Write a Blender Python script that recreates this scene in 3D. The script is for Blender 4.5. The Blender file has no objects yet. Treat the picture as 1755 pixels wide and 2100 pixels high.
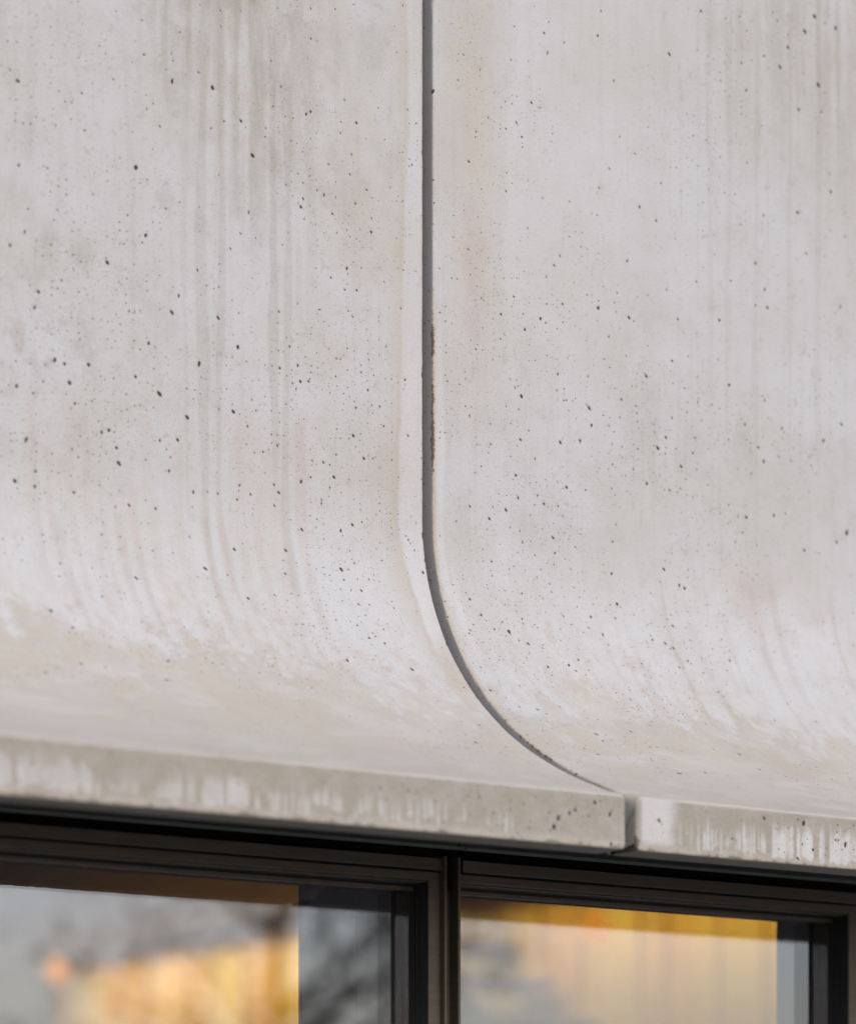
import bpy, math
import numpy as np

# ------------------------------------------------------------------ camera, sky, sun, exposure
scene = bpy.context.scene
ANG = math.radians(35.0)                    # the camera looks 35 degrees to the right of the wall's normal
SA_, CA_ = math.sin(ANG), math.cos(ANG)
CAM_Z, DIST = 1.6, 7.45
cam_data = bpy.data.cameras.new('camera')
cam = bpy.data.objects.new('camera', cam_data)
scene.collection.objects.link(cam)
cam.location = (-DIST * SA_, -DIST * CA_, CAM_Z)
cam.rotation_euler = (math.radians(90), 0, -ANG)
cam_data.sensor_fit = 'VERTICAL'
cam_data.sensor_height = 36.0
cam_data.sensor_width = 36.0
cam_data.lens = 36.0 * 7450 / 2100
cam_data.shift_y = (2645 - 1050) / 2100
cam_data.clip_end = 500
cam_data.dof.use_dof = True
cam_data.dof.focus_distance = 7.42
cam_data.dof.aperture_fstop = 1.6
scene.camera = cam

SUN_EL, SUN_AZ = math.radians(33), math.radians(190)      # azimuth clockwise from +Y
world = bpy.data.worlds.new('World')
scene.world = world
world.use_nodes = True
wn, wl = world.node_tree.nodes, world.node_tree.links
bg = wn['Background']
sky = wn.new('ShaderNodeTexSky')
sky.sky_type = 'NISHITA'
sky.sun_disc = False
sky.sun_elevation = SUN_EL
sky.sun_rotation = SUN_AZ
sky.air_density = 1.0
sky.dust_density = 2.2
sky.ozone_density = 1.0
hs = wn.new('ShaderNodeHueSaturation')
hs.inputs['Saturation'].default_value = 0.95
wl.new(sky.outputs[0], hs.inputs['Color'])
wl.new(hs.outputs[0], bg.inputs['Color'])
bg.inputs['Strength'].default_value = 0.13
sun_data = bpy.data.lights.new('sun', 'SUN')
sun_data.energy = 1.3
sun_data.angle = math.radians(30)
sun_data.color = (1.0, 0.985, 0.965)
sun = bpy.data.objects.new('sun', sun_data)
scene.collection.objects.link(sun)
sun.location = (-6, -12, 14)
sun.rotation_euler = (math.pi / 2 - SUN_EL, 0, math.pi - SUN_AZ)
scene.view_settings.view_transform = 'Standard'
scene.view_settings.look = 'None'
scene.view_settings.gamma = 1.0
scene.view_settings.use_curve_mapping = False
scene.view_settings.exposure = 0.50
scene.cycles.max_bounces = 7
scene.cycles.diffuse_bounces = 3
scene.cycles.glossy_bounces = 3
scene.cycles.caustics_reflective = False
scene.cycles.caustics_refractive = False

C = scene.collection
RNG = np.random.default_rng(11)

# ------------------------------------------------------------------ helpers
def srgb(r, g, b, k=1.0):
    def f(c):
        c /= 255.0
        return c / 12.92 if c <= 0.04045 else ((c + 0.055) / 1.055) ** 2.4
    return (f(r) * k, f(g) * k, f(b) * k, 1.0)

def tag(o, label=None, cat=None, group=None, kind=None):
    if label: o['label'] = label
    if cat: o['category'] = cat
    if group: o['group'] = group
    if kind: o['kind'] = kind
    return o

def empty(name, loc=(0, 0, 0), label=None, cat=None, group=None):
    o = bpy.data.objects.new(name, None)
    C.objects.link(o)
    o.location = loc
    o.empty_display_size = 0.1
    return tag(o, label, cat, group)

class MB:
    def __init__(self): self.v, self.f = [], []
    def box(self, x0, x1, y0, y1, z0, z1, b=0.0):
        """axis-aligned box; b chamfers its long edges a little"""
        if b <= 0:
            n = len(self.v)
            self.v += [(x, y, z) for z in (z0, z1) for y in (y0, y1) for x in (x0, x1)]
            self.f += [tuple(n + i for i in q) for q in
                       ((0, 2, 3, 1), (4, 5, 7, 6), (0, 1, 5, 4), (2, 6, 7, 3), (0, 4, 6, 2), (1, 3, 7, 5))]
            return self
        dx, dy, dz = x1 - x0, y1 - y0, z1 - z0
        ax = 0 if dx >= max(dy, dz) else (1 if dy >= dz else 2)
        lo, hi = (x0, y0, z0), (x1, y1, z1)
        i, j = [(1, 2), (2, 0), (0, 1)][ax]
        ring = [(lo[i] + b, lo[j]), (hi[i] - b, lo[j]), (hi[i], lo[j] + b), (hi[i], hi[j] - b),
                (hi[i] - b, hi[j]), (lo[i] + b, hi[j]), (lo[i], hi[j] - b), (lo[i], lo[j] + b)]
        n = len(self.v)
        for e in (lo[ax], hi[ax]):
            for a, c in ring:
                q = [0, 0, 0]; q[ax] = e; q[i] = a; q[j] = c
                self.v.append(tuple(q))
        for k in range(8):
            self.f.append((n + k, n + (k + 1) % 8, n + 8 + (k + 1) % 8, n + 8 + k))
        self.f.append(tuple(n + k for k in range(7, -1, -1)))
        self.f.append(tuple(n + 8 + k for k in range(8)))
        return self
    def tube(self, pts, radii, seg=8):
        n = len(self.v)
        pts = [np.array(p, float) for p in pts]
        for k, p in enumerate(pts):
            t = pts[min(k + 1, len(pts) - 1)] - pts[max(k - 1, 0)]
            t /= np.linalg.norm(t) + 1e-9
            h = np.array((0, 0, 1.0)) if abs(t[2]) < 0.9 else np.array((1.0, 0, 0))
            a = np.cross(t, h); a /= np.linalg.norm(a)
            c = np.cross(t, a)
            for s in range(seg):
                w = 2 * math.pi * s / seg
                self.v.append(tuple(p + radii[k] * (math.cos(w) * a + math.sin(w) * c)))
        for k in range(len(pts) - 1):
            for s in range(seg):
                s2 = (s + 1) % seg
                self.f.append((n + k * seg + s, n + k * seg + s2, n + (k + 1) * seg + s2, n + (k + 1) * seg + s))
        self.f.append(tuple(n + s for s in range(seg)))
        self.f.append(tuple(n + (len(pts) - 1) * seg + s for s in range(seg - 1, -1, -1)))
        return self
    def lathe(self, prof, cx, cy, seg=24):
        n = len(self.v)
        for r, z in prof:
            for s in range(seg):
                w = 2 * math.pi * s / seg
                self.v.append((cx + r * math.cos(w), cy + r * math.sin(w), z))
        for k in range(len(prof) - 1):
            for s in range(seg):
                s2 = (s + 1) % seg
                self.f.append((n + k * seg + s, n + k * seg + s2, n + (k + 1) * seg + s2, n + (k + 1) * seg + s))
        return self
    def build(self, name, mat, parent=None, smooth=False):
        me = bpy.data.meshes.new(name)
        me.from_pydata(self.v, [], self.f)
        if smooth:
            me.polygons.foreach_set('use_smooth', [True] * len(me.polygons))
        me.materials.append(mat)
        me.update()
        o = bpy.data.objects.new(name, me)
        C.objects.link(o)
        if parent is not None:
            o.parent = parent
            o.matrix_parent_inverse.identity()
            o.location = (-parent.location[0], -parent.location[1], -parent.location[2])
        return o

def newmat(name):
    m = bpy.data.materials.new(name)
    m.use_nodes = True
    return m, m.node_tree.nodes, m.node_tree.links, m.node_tree.nodes['Principled BSDF']

class NT:
    """terse node building"""
    def __init__(self, nodes, links): self.n, self.l = nodes, links
    def put(self, sock, val):
        if isinstance(val, bpy.types.NodeSocket): self.l.new(val, sock)
        elif val is not None: sock.default_value = val
    def math(self, op, a, b=None, c=None, clamp=False):
        m = self.n.new('ShaderNodeMath'); m.operation = op; m.use_clamp = clamp
        self.put(m.inputs[0], a); self.put(m.inputs[1], b); self.put(m.inputs[2], c)
        return m.outputs[0]
    def mix(self, fac, a, b, blend='MIX'):
        m = self.n.new('ShaderNodeMix'); m.data_type = 'RGBA'; m.blend_type = blend
        self.put(m.inputs[0], fac); self.put(m.inputs[6], a); self.put(m.inputs[7], b)
        return m.outputs[2]
    def noise(self, vec, scale, detail=4, rough=0.55, dim='3D', dist=0.0):
        m = self.n.new('ShaderNodeTexNoise'); m.noise_dimensions = dim
        self.put(m.inputs['Vector'], vec)
        m.inputs['Scale'].default_value = scale
        m.inputs['Detail'].default_value = detail
        m.inputs['Roughness'].default_value = rough
        m.inputs['Distortion'].default_value = dist
        return m.outputs[0]
    def ramp(self, val, lo, hi, a=0.0, b=1.0, smooth=True):
        m = self.n.new('ShaderNodeMapRange'); m.interpolation_type = 'SMOOTHSTEP' if smooth else 'LINEAR'
        self.put(m.inputs[0], val); self.put(m.inputs[1], lo); self.put(m.inputs[2], hi)
        self.put(m.inputs[3], a); self.put(m.inputs[4], b)
        return m.outputs[0]
    def scale(self, vec, xyz):
        m = self.n.new('ShaderNodeMapping')
        self.put(m.inputs[0], vec); m.inputs['Scale'].default_value = xyz
        return m.outputs[0]
    def voronoi(self, vec, scale):
        m = self.n.new('ShaderNodeTexVoronoi'); m.voronoi_dimensions = '2D'; m.feature = 'F1'
        self.put(m.inputs['Vector'], vec); m.inputs['Scale'].default_value = scale
        return m.outputs['Distance'], m.outputs['Color']
    def sep(self, col):
        m = self.n.new('ShaderNodeSeparateColor'); self.put(m.inputs[0], col)
        return m.outputs
    def attr(self, name):
        m = self.n.new('ShaderNodeAttribute'); m.attribute_name = name
        return m

# ------------------------------------------------------------------ materials
K = 0.70          # photograph values -> base colours

def concrete_material():
    m, n, l, p = newmat('fair_faced_concrete')
    t = NT(n, l)
    uv = t.attr('surface_uv').outputs['Vector']
    st = t.attr('stain')
    olive, pink, white = t.sep(st.outputs['Color'])[:3]
    aux = t.sep(t.attr('wear').outputs['Color'])
    beige, dirt, pit = aux[0], aux[1], aux[2]
    # slow clouds, brushy vertical drag and grain
    cloud = t.noise(uv, 3.2, 4, 0.62)
    mid = t.noise(uv, 17, 3, 0.65)
    grain = t.noise(uv, 240, 2, 0.7)
    drag = t.noise(t.scale(uv, (55, 2.2, 1)), 1.0, 2, 0.6)
    speck = t.noise(uv, 90, 3, 0.75)
    base = t.mix(t.ramp(cloud, 0.35, 0.68), srgb(200, 200, 205, K), srgb(194, 192, 192, K))
    base = t.mix(t.math('MULTIPLY', t.ramp(mid, 0.45, 0.75), 0.20), base, srgb(176, 173, 168, K))
    base = t.mix(t.math('MULTIPLY', t.ramp(drag, 0.5, 0.75), 0.16), base, srgb(170, 167, 160, K))
    smudge = t.ramp(t.noise(t.scale(uv, (48, 34, 1)), 1.0, 3, 0.7, dist=0.6), 0.56, 0.74)
    base = t.mix(t.math('MULTIPLY', smudge, 0.30), base, srgb(150, 146, 140, K))
    # stains read from the surface, their rims broken up by noise
    rim = t.math('MULTIPLY_ADD', t.math('SUBTRACT', speck, 0.5), 0.42, 0.0)
    def mask(a, gain):
        return t.math('MULTIPLY', t.math('ADD', a, t.math('MULTIPLY', rim, t.ramp(a, 0.0, 0.25))), gain, clamp=True)
    base = t.mix(mask(beige, 1.0), base, srgb(193, 184, 172, K))
    base = t.mix(mask(pink, 1.0), base, srgb(193, 181, 178, K))
    base = t.mix(mask(olive, 1.0), base, srgb(163, 156, 146, K))
    base = t.mix(mask(white, 1.0), base, srgb(210, 209, 212, K))
    dm = t.math('MULTIPLY', t.ramp(t.math('ADD', dirt, t.math('MULTIPLY', t.math('SUBTRACT', speck, 0.5), 1.6)), 0.42, 0.78), 0.85)
    base = t.mix(dm, base, srgb(92, 76, 60, K))
    pepper = t.ramp(t.noise(uv, 330, 1, 0.5), 0.66, 0.76)
    base = t.mix(t.math('MULTIPLY', pepper, t.math('MULTIPLY_ADD', olive, 0.65, 0.14)), base, srgb(104, 98, 92, K))
    base = t.mix(1.0, base, t.ramp(grain, 0.2, 0.8, 0.89, 1.09, False), 'MULTIPLY')
    # blow-holes: the surveyed ones (signed distance on the mesh) and two finer scatters; dirt and cavity shade painted dark
    big = t.ramp(t.math('MULTIPLY_ADD', t.math('SUBTRACT', speck, 0.5), t.ramp(pit, 0.1, 0.35, 0.0, 0.45), pit), 0.40, 0.56)
    dens = t.math('ADD', t.noise(uv, 4.2, 3, 0.7), t.math('MULTIPLY_ADD', st.outputs['Alpha'], 0.24, -0.015))
    wob = n.new('ShaderNodeVectorMath'); wob.operation = 'ADD'
    l.new(uv, wob.inputs[0]); cmb = n.new('ShaderNodeCombineXYZ')
    l.new(t.math('MULTIPLY', speck, 0.005), cmb.inputs[0]); l.new(t.math('MULTIPLY', speck, -0.004), cmb.inputs[1])
    l.new(cmb.outputs[0], wob.inputs[1])
    uvw = wob.outputs[0]
    def scatter(scale, share, rmin, rmax, dlo, dhi):
        d, c = t.voronoi(uvw, scale)
        cc = t.sep(c)
        has = t.math('LESS_THAN', cc[0], t.math('MULTIPLY', t.ramp(dens, dlo, dhi), share))
        r = t.math('MULTIPLY_ADD', cc[1], rmax - rmin, rmin)
        q = t.math('DIVIDE', d, r)
        return t.math('MULTIPLY', has, t.ramp(q, 0.75, 1.1, 1.0, 0.0)), cc[2]
    h1, c1 = scatter(66, 0.50, 0.045, 0.14, 0.42, 0.66)
    h2, c2 = scatter(150, 0.42, 0.08, 0.17, 0.38, 0.64)
    small = t.math('MULTIPLY', h1, t.ramp(c1, 0, 1, 0.45, 1.0))
    tiny = t.math('MULTIPLY', h2, t.ramp(c2, 0, 1, 0.2, 0.7))
    holes = t.math('MAXIMUM', t.math('MAXIMUM', small, tiny), 0.0)
    base = t.mix(holes, base, srgb(72, 64, 60, K))
    base = t.mix(t.math('MULTIPLY', big, 0.93), base, srgb(46, 39, 37, K))
    l.new(base, p.inputs['Base Color'])
    p.inputs['Roughness'].default_value = 0.78
    p.inputs['Specular IOR Level'].default_value = 0.28
    hgt = t.math('ADD', t.math('MULTIPLY', grain, 0.15), t.math('MULTIPLY', speck, 0.35))
    hgt = t.math('SUBTRACT', hgt, t.math('MULTIPLY', big, 1.8))
    b = n.new('ShaderNodeBump'); b.inputs['Strength'].default_value = 0.35; b.inputs['Distance'].default_value = 0.0015
    l.new(hgt, b.inputs['Height']); l.new(b.outputs[0], p.inputs['Normal'])
    return m

def metal_material(name, col, rough=0.42, metallic=0.55):
    m, n, l, p = newmat(name)
    t = NT(n, l)
    co = n.new('ShaderNodeTexCoord').outputs['Object']
    g = t.noise(t.scale(co, (3, 3, 40)), 4, 4, 0.6)
    base = t.mix(t.ramp(g, 0.3, 0.7), col, tuple(c * 0.82 for c in col[:3]) + (1,))
    l.new(base, p.inputs['Base Color'])
    p.inputs['Metallic'].default_value = metallic
    l.new(t.ramp(t.noise(co, 60, 3), 0.3, 0.7, rough - 0.05, rough + 0.08), p.inputs['Roughness'])
    return m

def plain_material(name, col, rough=0.7, var=0.12, scale=6, spec=0.3):
    m, n, l, p = newmat(name)
    t = NT(n, l)
    co = n.new('ShaderNodeTexCoord').outputs['Object']
    g = t.noise(co, scale, 5, 0.6)
    base = t.mix(t.ramp(g, 0.3, 0.7), tuple(c * (1 + var) for c in col[:3]) + (1,), tuple(c * (1 - var) for c in col[:3]) + (1,))
    l.new(base, p.inputs['Base Color'])
    p.inputs['Roughness'].default_value = rough
    p.inputs['Specular IOR Level'].default_value = spec
    return m

def board_material():
    m, n, l, p = newmat('stained_timber_board')
    t = NT(n, l)
    rnd = n.new('ShaderNodeObjectInfo').outputs['Random']
    co = n.new('ShaderNodeTexCoord').outputs['Object']
    r = n.new('ShaderNodeValToRGB')
    e = r.color_ramp.elements
    e[0].position = 0.0; e[0].color = (0.68, 0.36, 0.04, 1)
    e[1].position = 1.0; e[1].color = (0.74, 0.50, 0.08, 1)
    for pos, c in ((0.3, (0.74, 0.44, 0.05, 1)), (0.6, (0.78, 0.56, 0.12, 1)), (0.8, (0.62, 0.40, 0.03, 1))):
        x = e.new(pos); x.color = c
    l.new(rnd, r.inputs[0])
    g = t.noise(t.scale(co, (20, 20, 1.2)), 3, 5, 0.65)
    l.new(t.mix(t.ramp(g, 0.35, 0.7), r.outputs[0], t.mix(0.5, r.outputs[0], (0.40, 0.23, 0.03, 1))), p.inputs['Base Color'])
    p.inputs['Roughness'].default_value = 0.55
    return m

def glass_material():
    m = bpy.data.materials.new('window_glass')
    m.use_nodes = True
    n, l = m.node_tree.nodes, m.node_tree.links
    n.remove(n['Principled BSDF'])
    tr = n.new('ShaderNodeBsdfTransparent'); tr.inputs[0].default_value = (0.86, 0.89, 0.88, 1)
    gl = n.new('ShaderNodeBsdfGlossy'); gl.inputs['Roughness'].default_value = 0.0
    gl.inputs['Color'].default_value = (0.90, 0.88, 1.0, 1)
    t = NT(n, l)
    lw = n.new('ShaderNodeLayerWeight'); lw.inputs[0].default_value = 0.5
    fr = t.math('MULTIPLY_ADD', t.math('POWER', lw.outputs['Facing'], 5.0), 0.9, 0.20)
    mx = n.new('ShaderNodeMixShader')
    l.new(fr, mx.inputs[0]); l.new(tr.outputs[0], mx.inputs[1]); l.new(gl.outputs[0], mx.inputs[2])
    l.new(mx.outputs[0], n['Material Output'].inputs[0])
    return m

def emission_material(name, col, power):
    m, n, l, p = newmat(name)
    p.inputs['Base Color'].default_value = col
    p.inputs['Emission Color'].default_value = col
    p.inputs['Emission Strength'].default_value = power
    return m

M_CONC = concrete_material()
M_BRONZE = metal_material('bronze_anodised_aluminium', (0.112, 0.090, 0.070, 1), 0.40, 0.35)
M_FLASH = metal_material('dark_green_grey_flashing', (0.15, 0.165, 0.15, 1), 0.5, 0.2)
M_RUBBER = plain_material('black_rubber_gasket', (0.012, 0.014, 0.016, 1), 0.6, 0.1, 30)
M_SEAL = plain_material('grey_joint_sealant', (0.10, 0.105, 0.10, 1), 0.7, 0.2, 40)
M_GLASS = glass_material()
M_BOARD = board_material()
M_CEIL = plain_material('brown_timber_ceiling', (0.30, 0.15, 0.05, 1), 0.5, 0.3, 2)
M_BACK = plain_material('grey_plaster', (0.16, 0.155, 0.16, 1), 0.85, 0.2, 1.5)
M_FLOOR = plain_material('oak_floor', (0.28, 0.18, 0.09, 1), 0.5, 0.25, 3)
M_CORE = plain_material('dark_wall_core', (0.03, 0.03, 0.03, 1), 0.9, 0.2, 5)
M_SHUT = plain_material('dark_shutter', (0.018, 0.015, 0.013, 1), 0.7, 0.2, 8)
M_PAVE = plain_material('pale_paving', (0.27, 0.265, 0.255, 1), 0.85, 0.15, 1.2)
M_STAIR = plain_material('dark_oak', (0.11, 0.055, 0.02, 1), 0.5, 0.25, 6)
M_BARK = plain_material('bark', (0.07, 0.055, 0.045, 1), 0.9, 0.3, 9)
M_LEAF = plain_material('dull_leaf', (0.07, 0.075, 0.035, 1), 0.7, 0.35, 2)
M_CLAD = metal_material('dark_cladding', (0.05, 0.045, 0.04, 1), 0.5, 0.3)
M_LAMP = emission_material('amber_lamp_glass', (0.85, 0.30, 0.03, 1), 0.85)

# ------------------------------------------------------------------ the two concrete panels
rng = np.random.default_rng(5)
LAT = rng.random((64, 256, 256))

def vn(x, y, seed):
    """smooth value noise, 0..1"""
    L = LAT[seed % 64]
    xi, yi = np.floor(x).astype(int), np.floor(y).astype(int)
    fx, fy = x - xi, y - yi
    fx = fx * fx * (3 - 2 * fx); fy = fy * fy * (3 - 2 * fy)
    a = L[xi & 255, yi & 255]; b = L[(xi + 1) & 255, yi & 255]
    c = L[xi & 255, (yi + 1) & 255]; d = L[(xi + 1) & 255, (yi + 1) & 255]
    return (a * (1 - fx) + b * fx) * (1 - fy) + (c * (1 - fx) + d * fx) * fy

def fbm(x, y, seed, octs=4, gain=0.55):
    r, amp, tot = 0, 1.0, 0.0
    for k in range(octs):
        r = r + amp * vn(x * 2 ** k + 17.3 * k, y * 2 ** k + 9.1 * k, seed + k)
        tot += amp; amp *= gain
    return r / tot

def sm(x, a, b):
    t = np.clip((x - a) / (b - a), 0, 1)
    return t * t * (3 - 2 * t)

def gauss(x, c, w): return np.exp(-((x - c) / w) ** 2)

# profile: arc length s (0 where the curve starts), measured off the wall plane
S_ARC, R_TOP, R_BOT, H_FRONT, D_UNDER = 0.993, 0.0085, 0.004, 0.094, 0.078
def s_lines():
    a = [np.arange(-2.4, -1.33, 0.06), np.arange(-1.33, S_ARC - 0.001, 0.0033)]
    th1 = theta(S_ARC)
    n1 = 7
    a.append(S_ARC + np.linspace(0, (math.pi / 2 - th1) * R_TOP, n1))
    sf = a[-1][-1]
    a.append(sf + np.linspace(0.0027, H_FRONT, 36))
    sb = a[-1][-1]
    a.append(sb + np.linspace(0, math.pi / 2 * R_BOT, 5)[1:])
    su = a[-1][-1]
    a.append(su + np.array([0.006, 0.015, 0.03, 0.045, 0.06, D_UNDER]))
    return np.concatenate(a), sf, sb, su
def theta(s):
    q = np.asarray(s, float) - 0.0277
    t = np.radians(86.274 - 134.042 * q + 86.188 * q ** 2 - 24.235 * q ** 3)
    return np.where(np.asarray(s) <= 0, math.pi / 2, np.minimum(t, math.pi / 2))
SL, S_FRONT, S_BOTTOM, S_UNDER = s_lines()
def full_theta(s):
    """angle of the tangent below the outward horizontal"""
    th = theta(np.minimum(s, S_ARC))
    th1 = float(theta(S_ARC))
    th = np.where(s > S_ARC, th1 + np.clip((s - S_ARC) / R_TOP, 0, math.pi / 2 - th1), th)
    th = np.where(s > S_BOTTOM, math.pi / 2 + np.clip((s - S_BOTTOM) / R_BOT, 0, math.pi / 2), th)
    return th
Z_START = CAM_Z + 1.583
_fine = np.linspace(0, SL[-1], 24001)
_th = full_theta(_fine)
_dp, _dz = np.cos(_th), -np.sin(_th)
_cp = np.concatenate([[0], np.cumsum((_dp[1:] + _dp[:-1]) / 2 * (_fine[1] - _fine[0]))])
_cz = np.concatenate([[0], np.cumsum((_dz[1:] + _dz[:-1]) / 2 * (_fine[1] - _fine[0]))])
def prof(s):
    p = np.where(s <= 0, 0.0, np.interp(s, _fine, _cp))
    z = np.where(s <= 0, Z_START - s, Z_START + np.interp(s, _fine, _cz))
    th = full_theta(s)
    return p, z, np.sin(th), np.cos(th)          # p, z, normal_p, normal_z
P_, Z_, NP_, NZ_ = prof(SL)
LIP_P = float(P_.max()); LIP_Z = float(Z_.min())

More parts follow.
